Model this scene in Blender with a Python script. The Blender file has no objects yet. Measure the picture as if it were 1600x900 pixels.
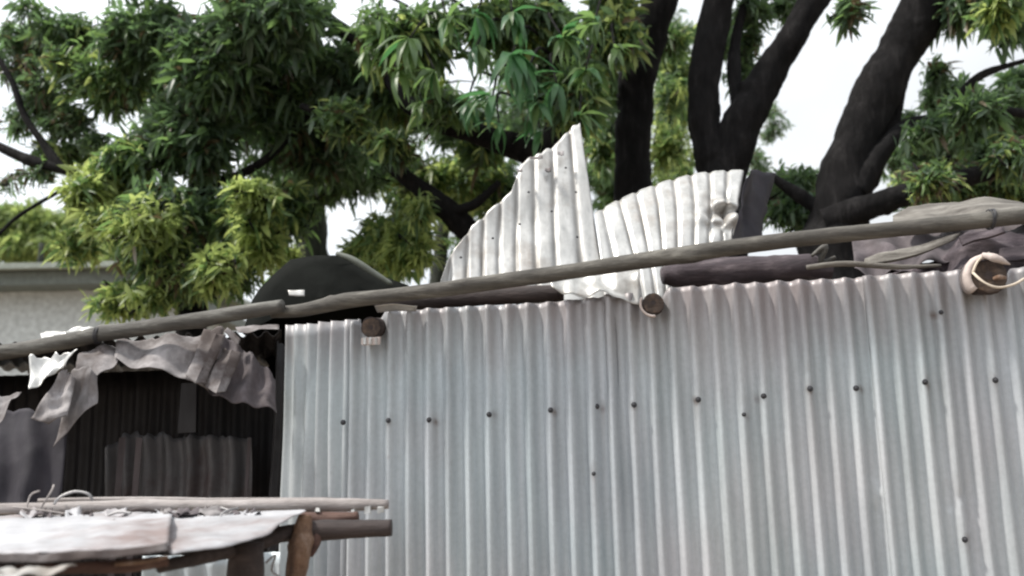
import bpy, bmesh, math, random
import numpy as np
from mathutils import Vector, Matrix, noise
R = math.radians
scene = bpy.context.scene
random.seed(7); rng = np.random.default_rng(7)

# ------------------------------------------------------------------ camera
TILT, ROLL, FPX = R(11.0), R(1.2), 1385.0
CAM = Vector((0, 0, 1.5))
FW = Vector((0, math.cos(TILT), math.sin(TILT)))
RT0 = Vector((1, 0, 0)); UP0 = Vector((0, -math.sin(TILT), math.cos(TILT)))
RT = RT0*math.cos(ROLL) - UP0*math.sin(ROLL)
UP = RT0*math.sin(ROLL) + UP0*math.cos(ROLL)
cd = bpy.data.cameras.new("camera"); cam = bpy.data.objects.new("camera", cd)
scene.collection.objects.link(cam)
M = Matrix((RT, UP, -FW)).transposed().to_4x4(); M.translation = CAM
cam.matrix_world = M
cd.sensor_width = 36; cd.lens = 36*FPX/1600
cd.clip_end = 3000; cd.clip_start = .05
cd.dof.use_dof = True; cd.dof.focus_distance = 3.2; cd.dof.aperture_fstop = 1.9
scene.camera = cam

# ------------------------------------------------------------------ light
SUN_EL, SUN_AZ = R(57), R(262)      # azimuth clockwise from +Y: front-left of the wall, high
w = bpy.data.worlds.new("World"); scene.world = w; w.use_nodes = True
nt = w.node_tree; nt.nodes.clear()
sky = nt.nodes.new('ShaderNodeTexSky'); sky.sky_type = 'NISHITA'; sky.sun_disc = False
sky.sun_elevation = SUN_EL; sky.sun_rotation = SUN_AZ
sky.air_density = 1.2; sky.dust_density = 2.5
tc = nt.nodes.new('ShaderNodeTexCoord')
nz = nt.nodes.new('ShaderNodeTexNoise'); nz.inputs['Scale'].default_value = 2.2; nz.inputs['Detail'].default_value = 5
cr = nt.nodes.new('ShaderNodeValToRGB')
cr.color_ramp.elements[0].position = .30; cr.color_ramp.elements[0].color = (.62,.62,.62,1)
cr.color_ramp.elements[1].position = .58; cr.color_ramp.elements[1].color = (1,1,1,1)
mx = nt.nodes.new('ShaderNodeMix'); mx.data_type = 'RGBA'
mx.inputs['B'].default_value = (10.6, 11.0, 11.4, 1)
bg = nt.nodes.new('ShaderNodeBackground'); bg.inputs['Strength'].default_value = .085
ow = nt.nodes.new('ShaderNodeOutputWorld')
L = nt.links.new
L(tc.outputs['Generated'], nz.inputs['Vector']); L(nz.outputs['Fac'], cr.inputs['Fac'])
L(cr.outputs['Color'], mx.inputs['Factor']); L(sky.outputs['Color'], mx.inputs['A'])
# the cloud layer glows towards the veiled sun, as a thin overcast does
dn = nt.nodes.new('ShaderNodeVectorMath'); dn.operation = 'DOT_PRODUCT'
dn.inputs[1].default_value = (math.sin(SUN_AZ)*math.cos(SUN_EL), math.cos(SUN_AZ)*math.cos(SUN_EL), math.sin(SUN_EL))
L(tc.outputs['Generated'], dn.inputs[0])
mr = nt.nodes.new('ShaderNodeMapRange'); mr.inputs['From Min'].default_value = -.2; mr.inputs['From Max'].default_value = 1
mr.inputs['To Min'].default_value = .72; mr.inputs['To Max'].default_value = 1.75
L(dn.outputs['Value'], mr.inputs['Value'])
sc2 = nt.nodes.new('ShaderNodeVectorMath'); sc2.operation = 'SCALE'
L(mx.outputs['Result'], sc2.inputs[0]); L(mr.outputs['Result'], sc2.inputs['Scale'])
L(sc2.outputs['Vector'], bg.inputs['Color']); L(bg.outputs['Background'], ow.inputs['Surface'])
sd = bpy.data.lights.new("sun", 'SUN'); sd.energy = 4.2; sd.angle = R(5); sd.color = (1, .95, .87)
sun = bpy.data.objects.new("sun", sd); scene.collection.objects.link(sun)
sdir = Vector((math.sin(SUN_AZ)*math.cos(SUN_EL), math.cos(SUN_AZ)*math.cos(SUN_EL), math.sin(SUN_EL)))
sun.rotation_euler = sdir.to_track_quat('Z', 'Y').to_euler()
scene.view_settings.view_transform = 'Standard'; scene.view_settings.look = 'None'
scene.view_settings.exposure = .30; scene.view_settings.gamma = 1
scene.cycles.filter_width = 2.2
scene.cycles.max_bounces = 8; scene.cycles.transparent_max_bounces = 8

# ------------------------------------------------------------------ helpers
C = scene.collection
def ray(px, py):
    return (FW + RT*((px-800)/FPX) + UP*((450-py)/FPX))
def P(px, py, Y):                       # point of the place at world distance Y
    r = ray(px, py); return CAM + r*(Y/r.y)
WA, WB = 3.31, .158                     # the fence stands on Y = WA - WB*X
def PW(px, py, off=0.0):                # point on the fence, off metres towards the viewer
    r = ray(px, py); t = (WA-off)/(r.y + WB*r.x); return CAM + r*t
WU = Vector((1, -WB, 0)).normalized(); WN = Vector((-WB, -1, 0)).normalized()   # along fence, facing viewer
def px_m(Y): return Y/FPX               # metres per pixel

def setp(o, label=None, cat=None, group=None, kind=None):
    if label: o['label'] = label
    if cat: o['category'] = cat
    if group: o['group'] = group
    if kind: o['kind'] = kind
    return o
def empty(name, loc, label, cat, group=None):
    o = bpy.data.objects.new(name, None); C.objects.link(o); o.location = loc
    o.empty_display_size = .1
    bpy.context.view_layer.update()
    return setp(o, label, cat, group)
def link(name, me, parent=None, mat=None, smooth=True, solid=0):
    o = bpy.data.objects.new(name, me); C.objects.link(o)
    if mat is not None:
        for m in (mat if isinstance(mat, (list, tuple)) else [mat]): me.materials.append(m)
    if smooth: me.polygons.foreach_set('use_smooth', [True]*len(me.polygons))
    if parent is not None:
        o.parent = parent; o.matrix_parent_inverse = Matrix.Translation(parent.location).inverted() if parent.type=='EMPTY' and parent.parent is None else parent_inv(parent)
    if solid:
        md = o.modifiers.new('thickness', 'SOLIDIFY'); md.thickness = solid; md.offset = 0
    return o
def parent_inv(p):
    m = Matrix.Identity(4); q = p
    chain = []
    while q is not None: chain.append(q); q = q.parent
    for q in reversed(chain):
        m = m @ (q.matrix_parent_inverse if q.parent else Matrix.Identity(4)) @ Matrix.LocRotScale(q.location, q.rotation_euler, q.scale)
    return m.inverted()
def mesh(name, v, f):
    me = bpy.data.meshes.new(name); me.from_pydata([tuple(p) for p in v], [], f); me.update(); return me
def nz3(p, s=1.0): return noise.noise(Vector(p)*s)

def catmull(pts, n):
    out = []; m = len(pts)
    for i in range(m-1):
        p0 = pts[max(i-1,0)]; p1 = pts[i]; p2 = pts[i+1]; p3 = pts[min(i+2,m-1)]
        for k in range(n):
            t = k/n
            out.append(.5*((2*p1) + (p2-p0)*t + (2*p0-5*p1+4*p2-p3)*t*t + (3*p1-p0-3*p2+p3)*t*t*t))
    out.append(pts[-1]); return out
def tube(pts, rad, sides=14, seg=6, rough=.06, nscale=6, knots=0, cap=True, flat=1.0, seed=0):
    """organic tapering round member along pts (Vector list) with radii"""
    v4 = [Vector((p.x, p.y, p.z, r)) for p, r in zip(pts, rad)]
    path = catmull(v4, seg)
    verts = []; faces = []
    n = len(path); rr = random.Random(seed)
    kn = [(rr.randrange(2, max(3, n-2)), rr.uniform(0, 6.28)) for _ in range(knots)]
    up = None
    for i, q in enumerate(path):
        p = Vector(q[:3]); r = q[3]
        d = (Vector(path[min(i+1,n-1)][:3]) - Vector(path[max(i-1,0)][:3])).normalized()
        if up is None:
            up = d.orthogonal().normalized()
        up = (up - d*up.dot(d)).normalized(); sd_ = d.cross(up)
        for k in range(sides):
            a = 2*math.pi*k/sides
            dr = up*math.cos(a)*flat + sd_*math.sin(a)
            s = 1 + rough*2*noise.noise(Vector((p + dr*r))*nscale + Vector((seed*3.1,0,0))) + rough*noise.noise(Vector((p+dr*r))*nscale*4)
            for (ki, ka) in kn:
                s += .28*math.exp(-((i-ki)/1.1)**2)*max(0, math.cos(a-ka))**3
            verts.append(p + dr*r*s)
    for i in range(n-1):
        for k in range(sides):
            a = i*sides+k; b = i*sides+(k+1)%sides
            faces.append((a, b, b+sides, a+sides))
    if cap:
        for (i0, rev) in ((0, True), ((n-1)*sides, False)):
            c = sum((verts[i0+k] for k in range(sides)), Vector())/sides
            verts.append(c); ci = len(verts)-1
            for k in range(sides):
                a, b = i0+k, i0+(k+1)%sides
                faces.append((b, a, ci) if rev else (a, b, ci))
    return verts, faces
def lerp_poly(pts, u):
    """even parameter along polyline by arclength fraction u"""
    L_ = [0]
    for a, b in zip(pts, pts[1:]): L_.append(L_[-1] + (b-a).length + 1e-9)
    s = u*L_[-1]
    for i in range(len(pts)-1):
        if s <= L_[i+1] or i == len(pts)-2:
            t = (s-L_[i])/(L_[i+1]-L_[i]); return pts[i].lerp(pts[i+1], min(1, max(0, t)))
def param_poly(pts, us, u):
    for i in range(len(us)-1):
        if u <= us[i+1] or i == len(us)-2:
            t = (u-us[i])/(us[i+1]-us[i]); return pts[i].lerp(pts[i+1], min(1, max(0, t)))
def patch(top, bot, nridge, nv=14, amp=.009, crum=.01, cs=5, ragged=.0, bow=0, seed=0, spr=8, us=None, groove=False, stiff=False):
    """corrugated, crumpled sheet between a top and a bottom edge; ridges run top to bottom"""
    nu = max(8, int(nridge*spr)); sv = Vector((seed*7.3, seed*1.7, 0))
    grid = []
    for j in range(nv+1):
        row = []
        for i in range(nu+1):
            u = i/nu; v = j/nv
            if us: t_ = param_poly(top, us, u); b_ = param_poly(bot, us, u)
            else: t_ = lerp_poly(top, u); b_ = lerp_poly(bot, u)
            e = ragged*(noise.noise(Vector((u*9, seed, 1))) + .6*noise.noise(Vector((u*31, seed, 3))))
            vv = v + (e*(1-v) if ragged else 0)
            row.append(t_.lerp(b_, vv))
        grid.append(row)
    V_ = []
    for j in range(nv+1):
        for i in range(nu+1):
            a = grid[j][min(i+1,nu)] - grid[j][max(i-1,0)]; b = grid[min(j+1,nv)][i] - grid[max(j-1,0)][i]
            n_ = a.cross(b)
            n_ = n_.normalized() if n_.length > 1e-12 else Vector((0,-1,0))
            if n_.y > 0: n_ = -n_
            p = grid[j][i]
            if groove:
                c_ = math.cos(2*math.pi*nridge*i/nu + .25*math.sin(j*.11+seed) + .9*noise.noise(Vector((i/nu*4, j*.03, seed))))
                d = amp*(1 - 2.0*(.5-.5*c_)**5)
            else: d = amp*math.cos(2*math.pi*nridge*i/nu + .5*math.sin(j*.3+seed))
            q = p*cs + sv
            if stiff: d += crum*(1.5*noise.voronoi(q*1.1)[0][0] - .9*noise.voronoi(q*.7+Vector((3,1,2)))[0][0] + .35*noise.noise(q*2.0) - .3)
            else: d += crum*(noise.noise(q) + .5*noise.noise(q*2.3) + .25*abs(noise.noise(q*5.1)))
            d += bow*math.sin(math.pi*j/nv)
            V_.append(p + n_*d)
    F_ = [(j*(nu+1)+i, j*(nu+1)+i+1, (j+1)*(nu+1)+i+1, (j+1)*(nu+1)+i) for j in range(nv) for i in range(nu)]
    return V_, F_
def box(c, s, rot=None, jit=0):
    v = []
    for dx in (-1,1):
        for dy in (-1,1):
            for dz in (-1,1):
                q = Vector((dx*s[0]/2, dy*s[1]/2, dz*s[2]/2))
                if jit: q += Vector((random.uniform(-jit,jit) for _ in range(3)))
                if rot is not None: q = rot @ q
                v.append(Vector(c)+q)
    return v, [(0,1,3,2),(4,6,7,5),(0,4,5,1),(2,3,7,6),(0,2,6,4),(1,5,7,3)]

# ------------------------------------------------------------------ materials
def newmat(name):
    m = bpy.data.materials.new(name); m.use_nodes = True
    t = m.node_tree; b = t.nodes['Principled BSDF']; return m, t, b
def N(t, k, **kw):
    n = t.nodes.new(k)
    for a, b in kw.items():
        if a in n.inputs: n.inputs[a].default_value = b
        else: setattr(n, a, b)
    return n
def ramp(t, fac, stops):
    r = t.nodes.new('ShaderNodeValToRGB'); e = r.color_ramp.elements
    while len(e) < len(stops): e.new(.5)
    for x, (p_, c_) in zip(e, stops): x.position = p_; x.color = (*c_, 1) if len(c_) == 3 else c_
    t.links.new(fac, r.inputs['Fac']); return r.outputs['Color']
def mixc(t, f, a, b, mode='MIX'):
    m = t.nodes.new('ShaderNodeMix'); m.data_type = 'RGBA'; m.blend_type = mode
    for s, x in (('Factor', f), ('A', a), ('B', b)):
        if isinstance(x, bpy.types.NodeSocket): t.links.new(x, m.inputs[s])
        else: m.inputs[s].default_value = (*x, 1) if isinstance(x, tuple) and len(x) == 3 else x
    return m.outputs['Result']
def geo_noise(t, scale, detail=4, rough=.55, stretch=None):
    g = t.nodes.new('ShaderNodeNewGeometry'); v = g.outputs['Position']
    if stretch:
        mp = t.nodes.new('ShaderNodeMapping'); mp.inputs['Scale'].default_value = stretch
        t.links.new(v, mp.inputs['Vector']); v = mp.outputs['Vector']
    n = N(t, 'ShaderNodeTexNoise', Scale=scale, Detail=detail, Roughness=rough)
    t.links.new(v, n.inputs['Vector']); return n.outputs['Fac']
def bump(t, b, h, strength=.3, dist=.01):
    n = N(t, 'ShaderNodeBump', Strength=strength, Distance=dist)
    t.links.new(h, n.inputs['Height']); t.links.new(n.outputs['Normal'], b.inputs['Normal'])
def metal_sheet(name, c1, c2, rust=(.16,.09,.07), rust_lo=.62, rust_hi=.78, metallic=.55, rough=.42, topband=None, tint=None, streak=(14,14,1.2), grime=0):
    m, t, b = newmat(name)
    a = geo_noise(t, 1.0, 5, .6, streak)
    col = ramp(t, a, [(.3, c1), (.7, c2)])
    if topband: col = mixc(t, ramp(t, geo_noise(t, 1.7, 3, .5, (1.6,1.6,.6)), [(.4,(0,0,0)),(.65,(.7,.7,.7))]), col, (1.0,.90,.92), 'MULTIPLY')
    if tint:
        col = mixc(t, ramp(t, geo_noise(t, .9, 2), [(.38,(0,0,0)),(.62,(1,1,1))]), col, tint, 'MULTIPLY')
    sp = geo_noise(t, 55, 3, .6)
    col = mixc(t, .07, col, ramp(t, sp, [(.35,(.25,.25,.26)),(.6,(.8,.8,.8))]), 'OVERLAY')
    r_ = ramp(t, geo_noise(t, 3.2, 7, .68), [(rust_lo,(0,0,0)),(rust_hi,(1,1,1))])
    col = mixc(t, r_, col, rust)
    if topband:
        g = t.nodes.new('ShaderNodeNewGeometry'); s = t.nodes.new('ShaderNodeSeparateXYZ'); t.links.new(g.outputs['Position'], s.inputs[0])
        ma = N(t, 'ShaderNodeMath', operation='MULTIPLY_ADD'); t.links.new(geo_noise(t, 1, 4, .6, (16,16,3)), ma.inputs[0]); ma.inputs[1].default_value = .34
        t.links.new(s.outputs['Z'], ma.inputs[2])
        f = ramp(t, N_map(t, ma.outputs[0], topband[0], topband[1]), [(0,(0,0,0)),(1,(.8,.8,.8))])
        col = mixc(t, f, col, (.215,.18,.18), 'MIX')  # mixed browner and darker towards the top of the sheet
    t.links.new(col, b.inputs['Base Color'])
    rr = ramp(t, geo_noise(t, 9, 4), [(.3,(rough-.08,)*3),(.75,(rough+.16,)*3)])
    t.links.new(rr, b.inputs['Roughness'])
    if topband:
        at = t.nodes.new('ShaderNodeAttribute'); at.attribute_name = 'rust_run'
        col = mixc(t, at.outputs['Fac'], col, (.10,.065,.05)); t.links.new(col, b.inputs['Base Color'])
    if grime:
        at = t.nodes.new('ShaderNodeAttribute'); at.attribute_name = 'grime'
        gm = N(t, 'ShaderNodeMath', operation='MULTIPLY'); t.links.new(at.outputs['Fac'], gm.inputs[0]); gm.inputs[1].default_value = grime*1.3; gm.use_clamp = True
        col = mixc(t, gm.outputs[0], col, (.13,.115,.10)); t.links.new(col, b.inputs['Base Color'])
    mm = mixc(t, r_, (metallic,)*3, (0.,0.,0.)); t.links.new(mm, b.inputs['Metallic'])
    bump(t, b, geo_noise(t, 38, 4), .12, .004)
    return m
def N_map(t, v, a, b):
    n = t.nodes.new('ShaderNodeMapRange'); n.inputs['From Min'].default_value = a; n.inputs['From Max'].default_value = b
    t.links.new(v, n.inputs['Value']); return n.outputs['Result']
ZINC = metal_sheet('galvanised_zinc', (.325,.35,.36), (.475,.50,.515), rust_lo=.70, rust_hi=.84, metallic=.2, rough=.46, topband=(1.98,2.30), tint=(.90,.985,1.01))
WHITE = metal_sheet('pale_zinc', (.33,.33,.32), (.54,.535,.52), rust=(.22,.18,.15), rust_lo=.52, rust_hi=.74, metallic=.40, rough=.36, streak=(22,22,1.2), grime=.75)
TOPM = metal_sheet('flattened_white_metal', (.27,.27,.285), (.43,.43,.45), rust=(.19,.15,.145), rust_lo=.52, rust_hi=.70, metallic=.05, rough=.6, streak=(3,7,7))
DEBZ = metal_sheet('grimy_and_shaded_zinc', (.045,.038,.042), (.125,.105,.112), rust=(.035,.025,.025), rust_lo=.5, rust_hi=.68, metallic=.05, rough=.82)
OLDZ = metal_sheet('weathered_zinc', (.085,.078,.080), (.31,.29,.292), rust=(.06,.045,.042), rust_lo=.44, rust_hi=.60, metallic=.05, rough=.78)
DUSK = metal_sheet('faintly_lit_zinc', (.075,.075,.080), (.17,.165,.175), rust=(.06,.04,.04), rust_lo=.48, rust_hi=.66, metallic=.15, rough=.6)
SOOT_SHADE = metal_sheet('sooty_cloth_shaded_flap', (.012,.011,.017), (.03,.026,.035), rust=(.01,.008,.01), metallic=0, rough=.8)
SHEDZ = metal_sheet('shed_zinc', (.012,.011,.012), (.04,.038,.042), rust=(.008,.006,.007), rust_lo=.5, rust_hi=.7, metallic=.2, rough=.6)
def wood(name, c1, c2, c3, stretch=(1.2,14,14), bstr=.5, rough=.8):
    m, t, b = newmat(name)
    a = geo_noise(t, 2.0, 6, .65, stretch)
    col = ramp(t, a, [(.28, c1), (.52, c2), (.75, c3)])
    col = mixc(t, .35, col, ramp(t, geo_noise(t, 26, 4), [(.3,(.4,.38,.36)),(.65,(1,1,1))]), 'MULTIPLY')
    t.links.new(col, b.inputs['Base Color']); b.inputs['Roughness'].default_value = rough
    bump(t, b, geo_noise(t, 9, 6, .7, (2,8,8)), bstr, .012)
    return m
POLE = wood('weathered_pole', (.030,.027,.024), (.085,.078,.068), (.21,.20,.175))
POLED = wood('dark_pole', (.03,.028,.026), (.085,.08,.072), (.22,.22,.20))
RAIL = wood('grey_rail', (.15,.13,.125), (.30,.27,.26), (.44,.41,.40))
DARKW = wood('charred_wood', (.018,.012,.012), (.045,.032,.03), (.10,.075,.07))
REDW = wood('red_brown_wood', (.035,.016,.012), (.09,.045,.034), (.17,.11,.085))
TANW = wood('tan_wood', (.045,.022,.015), (.20,.115,.07), (.40,.31,.26), (11,11,3), 1.0)
THATCH = wood('grey_weathered_board', (.07,.062,.055), (.16,.148,.132), (.29,.275,.25))
PURP = wood('purple_grey_board', (.022,.016,.021), (.06,.045,.053), (.16,.13,.14))
CUT = wood('cut_end', (.02,.012,.01), (.06,.04,.03), (.14,.09,.06), (20,20,20))
def bark(name, c1, c2, c3):
    m, t, b = newmat(name)
    a = geo_noise(t, 3.0, 7, .7, (5,5,1.4))
    col = ramp(t, a, [(.3, c1), (.55, c2), (.78, c3)])
    t.links.new(col, b.inputs['Base Color']); b.inputs['Roughness'].default_value = .95; b.inputs['Specular IOR Level'].default_value = .15
    bump(t, b, geo_noise(t, 6, 7, .75, (5,5,1.3)), .9, .03)
    return m
BARK = bark('dark_bark', (.005,.005,.0055), (.014,.013,.0135), (.042,.040,.040))
BARKG = bark('grey_bark', (.025,.03,.026), (.06,.065,.055), (.12,.13,.11))
def leafmat(name, c, ctr, tr=.35, gloss=.42, spec=.5):
    m, t, b = newmat(name)
    v = geo_noise(t, 7, 3)
    col = mixc(t, 1.0, c, ramp(t, v, [(.3,(.62,.68,.72)),(.7,(1.25,1.2,1.0))]), 'MULTIPLY')
    t.links.new(col, b.inputs['Base Color']); b.inputs['Roughness'].default_value = gloss
    b.inputs['Specular IOR Level'].default_value = spec
    tl = t.nodes.new('ShaderNodeBsdfTranslucent'); tl.inputs['Color'].default_value = (*ctr, 1)
    mx_ = t.nodes.new('ShaderNodeMixShader'); mx_.inputs['Fac'].default_value = tr
    t.links.new(b.outputs[0], mx_.inputs[1]); t.links.new(tl.outputs[0], mx_.inputs[2])
    t.links.new(mx_.outputs[0], t.nodes['Material Output'].inputs['Surface'])
    return m
LEAFD = leafmat('mature_leaf', (.085,.128,.088), (.16,.27,.11), .44)
LEAFM = leafmat('green_leaf', (.11,.175,.08), (.22,.36,.11), .46)
LEAFY = leafmat('young_leaf', (.28,.35,.13), (.52,.62,.20), .5)
LEAFE = leafmat('emerald_leaf', (.065,.15,.07), (.11,.30,.10), .38, .38)
LEAFP = leafmat('pale_leaf', (.20,.26,.10), (.34,.44,.14), .42)
LEAFB = leafmat('dry_brown_leaf', (.11,.085,.05), (.16,.12,.06), .3)
LM = [LEAFD, LEAFM, LEAFY, LEAFE, LEAFP, LEAFB]
def plain(name, c, rough=.6, metal=0, bs=0):
    m, t, b = newmat(name)
    col = ramp(t, geo_noise(t, 12, 4), [(.3, tuple(x*.75 for x in c)), (.7, tuple(min(1, x*1.2) for x in c))])
    t.links.new(col, b.inputs['Base Color']); b.inputs['Roughness'].default_value = rough; b.inputs['Metallic'].default_value = metal
    if bs: bump(t, b, geo_noise(t, 20, 4), bs, .01)
    return m
NAIL = plain('nail_washer', (.03,.03,.035), .6)
ROPE = plain('cord', (.50,.43,.35), .9, 0, .3)
BARKPALE = plain('peeling_bark', (.48,.41,.38), .85, 0, .5)
WIRE = plain('wire', (.33,.32,.32), .5, .3)
TARP = plain('black_tarpaulin', (.009,.010,.009), .95, 0, .3); TARP.node_tree.nodes['Principled BSDF'].inputs['Specular IOR Level'].default_value = .1
TARPE = plain('tarp_edge', (.11,.12,.10), .7, 0, .3)
EARTH = plain('earth', (.20,.16,.12), .95, 0, .6)
BWALL = plain('painted_wall', (.52,.55,.55), .8, 0, .1)
BROOF = plain('old_roof', (.30,.33,.29), .7, 0, .2)
BFASC = plain('fascia', (.14,.16,.145), .7)

# ------------------------------------------------------------------ ground
v, f = [], []
n = 60
for j in range(n+1):
    for i in range(n+1):
        x = (i/n*2-1); y = (j/n*2-1); x = math.copysign(abs(x)**3, x)*1500; y = math.copysign(abs(y)**3, y)*1500
        v.append((x, y, .03*noise.noise(Vector((x*.7, y*.7, 0)))-.03))
f = [(j*(n+1)+i, j*(n+1)+i+1, (j+1)*(n+1)+i+1, (j+1)*(n+1)+i) for j in range(n) for i in range(n)]
setp(link('ground', mesh('ground', v, f), None, EARTH), kind='structure')

# ------------------------------------------------------------------ fence of corrugated sheets
fence = empty('corrugated_fence', PW(1000, 700)*1.0 - Vector((0,0,PW(1000,700).z)), 'tall grey corrugated zinc fence with a row of dark nails under the long pole', 'fence')
PITCH = .0763
PROF = {}
def sx(px, py): p = PW(px, py); return p.dot(WU)
O0 = Vector((0, WA, 0)); O0 = O0 - WU*O0.dot(WU)    # foot of the fence plane
def fence_sheet(s0, s1, ztops, off, dents=(), phase=0, lean=0, amp=.0158, seed=0, notch=(), label=None):
    """s0,s1 along the fence; ztops: list of (s, z)"""
    spr = 10; nu = int((s1-s0)/PITCH*spr); nv = 96
    V_ = []
    def prof(s, z):
        ph = 2*math.pi*(s/PITCH) + phase + .22*noise.noise(Vector((s*1.3, z*.8, seed)))*2
        c_ = math.cos(ph)
        d = amp*(c_ + .12*math.cos(2*ph))*(1 + .25*noise.noise(Vector((s*3, z*1.4, seed+9))))
        d += .006*noise.noise(Vector((s*1.8, z*1.1, seed+3))) + .0022*noise.noise(Vector((s*9, z*4, seed)))
        for (ds, dz, dr, dd) in dents:
            d -= dd*math.exp(-((s-ds)**2+((z-dz)*.8)**2)/dr**2)*(1 + .9*math.sin((z-dz)*150+(s-ds)*90))
        return d
    for j in range(nv+1):
        for i in range(nu+1):
            s = s0 + (s1-s0)*i/nu
            zt = np.interp(s, [a for a, b in ztops], [b for a, b in ztops])
            zt += .004*noise.noise(Vector((s*14, seed, 0))) + .003*noise.noise(Vector((s*60, seed, 5)))
            for (ns, nw, nd) in notch:
                zt -= nd*math.exp(-((s-ns)/nw)**4)
            v = j/nv; v = 1-(1-v)**1.6*1.0 if False else v
            z = zt*(1-v) if v < .999 else 0
            d = prof(s, z)
            ss = s + lean*(z-1.6)
            V_.append(O0 + WU*ss + Vector((0,0,z)) + WN*(d+off))
    F_ = [(j*(nu+1)+i, j*(nu+1)+i+1, (j+1)*(nu+1)+i+1, (j+1)*(nu+1)+i) for j in range(nv) for i in range(nu)]
    me = mesh('corrugated_sheet', V_, F_)
    at = me.attributes.new('rust_run', 'FLOAT', 'POINT'); vals = []
    for j in range(nv+1):
        for i in range(nu+1):
            p = V_[j*(nu+1)+i]; ss = p.dot(WU); a_ = 0
            for (ns, nzz, st) in NAILS:
                dx = ss-ns; dz = nzz-p.z
                if abs(dx) < .04 and -.05 < dz < .4:
                    a_ += st*(math.exp(-(dx*dx+dz*dz)/.011**2) + (.55*math.exp(-(dx/.008)**2)*math.exp(-dz/.10) if dz > 0 else 0))
            vals.append(min(1, a_))
    at.data.foreach_set('value', vals)
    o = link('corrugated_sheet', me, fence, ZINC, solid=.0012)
    if label: o['label'] = label
    PROF[o.name] = (prof, off)
    return o
def T(pxs): return [(sx(px, py), PW(px, py).z) for px, py in pxs]
def dent(px, py, r, d): p = PW(px, py); return (p.dot(WU), p.z, r, d)
NAILPX = ((536,660),(609,657),(680,656),(772,648),(866,641),(941,635),(991,633),(1087,625),(1183,620),(1264,608),(1345,607),(1167,648),(928,740),(1447,598),(1551,595),(1510,842),(1457,490))
NAILS = [(sx(a,b), PW(a,b).z, random.uniform(.45,1)) for a, b in NAILPX]
sA = fence_sheet(sx(548,560), sx(968,620), T([(548,505),(585,483),(640,484),(850,473),(968,461)]), 0.0,
     dents=[dent(928,740,.02,.004), dent(690,730,.05,.0015)], seed=1, notch=[(sx(580,500), .045, .05)])
sB = fence_sheet(sx(950,620), sx(1378,600), T([(940,461),(985,459),(1060,449),(1200,441),(1378,432)]), .004,
     dents=[dent(1168,640,.022,.004), dent(1372,770,.03,-.006), dent(1262,585,.03,.003)], seed=2, notch=[(sx(1020,460), .04, .05)])
sC = fence_sheet(sx(1362,600), sx(1362,600)+1.0, T([(1350,432),(1480,424),(1620,417)]), .0085,
     dents=[dent(1495,778,.035,.007), dent(1455,492,.02,.004)], seed=3, notch=[(sx(1548,430), .05, .05)])
# first sheet, turned back at the corner towards the shed
def corner_sheet():
    p1 = PW(556, 560); V_ = []; nv = 40; spr = 10
    d_ = Vector((-math.cos(R(36)), math.sin(R(36)), 0)); nrm = Vector((-math.sin(R(36)), -math.cos(R(36)), 0))
    wdt = .435; nu = int(wdt/PITCH*spr)
    base = Vector((p1.x, p1.y, 0))
    for j in range(nv+1):
        for i in range(nu+1):
            u = i/nu*wdt; zt = 2.055 + .02*i/nu + .006*noise.noise(Vector((u*20,3,0)))
            z = zt*(1-j/nv)
            am = .022*(1 - .5*max(0, min(1, (u-.22)/.12))*(.6+.4*(z/2)))
            d = am*math.cos(2*math.pi*u/PITCH+1.2+.6*noise.noise(Vector((u*3,z*1.2,8)))) + .010*noise.noise(Vector((u*5,z*1.5,2))) + .004*noise.noise(Vector((u*24,z*3,6)))
            V_.append(base + d_*u + nrm*(d-.022) + Vector((0,0,z)))
    F_ = [(j*(nu+1)+i+1, j*(nu+1)+i, (j+1)*(nu+1)+i, (j+1)*(nu+1)+i+1) for j in range(nv) for i in range(nu)]
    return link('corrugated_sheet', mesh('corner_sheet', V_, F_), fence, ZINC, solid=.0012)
s0 = corner_sheet(); s0['label'] = 'narrow flattened sheet bent back at the corner'
# posts behind the fence
for px in (620, 1010, 1500):
    b = PW(px, 700, -.07)
    vv, ff = tube([Vector((b.x,b.y,0)), Vector((b.x,b.y,1)), Vector((b.x+.01,b.y,1.98))], [.045,.042,.04], 10, 6, .08, seed=px)
    link('post', mesh('post', vv, ff), fence, DARKW)
vv, ff = tube([PW(570, 560, -.055), PW(800, 545, -.055), PW(1200,520,-.055), PW(1640, 500, -.055)], [.03]*4, 10, 6, .08)
link('rail', mesh('rail', vv, ff), fence, DARKW)
vv, ff = tube([PW(570, 655, -.055), PW(800, 645, -.055), PW(1200,612,-.055), PW(1640, 590, -.055)], [.03]*4, 10, 6, .08)
link('rail', mesh('rail', vv, ff), fence, DARKW)
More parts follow.
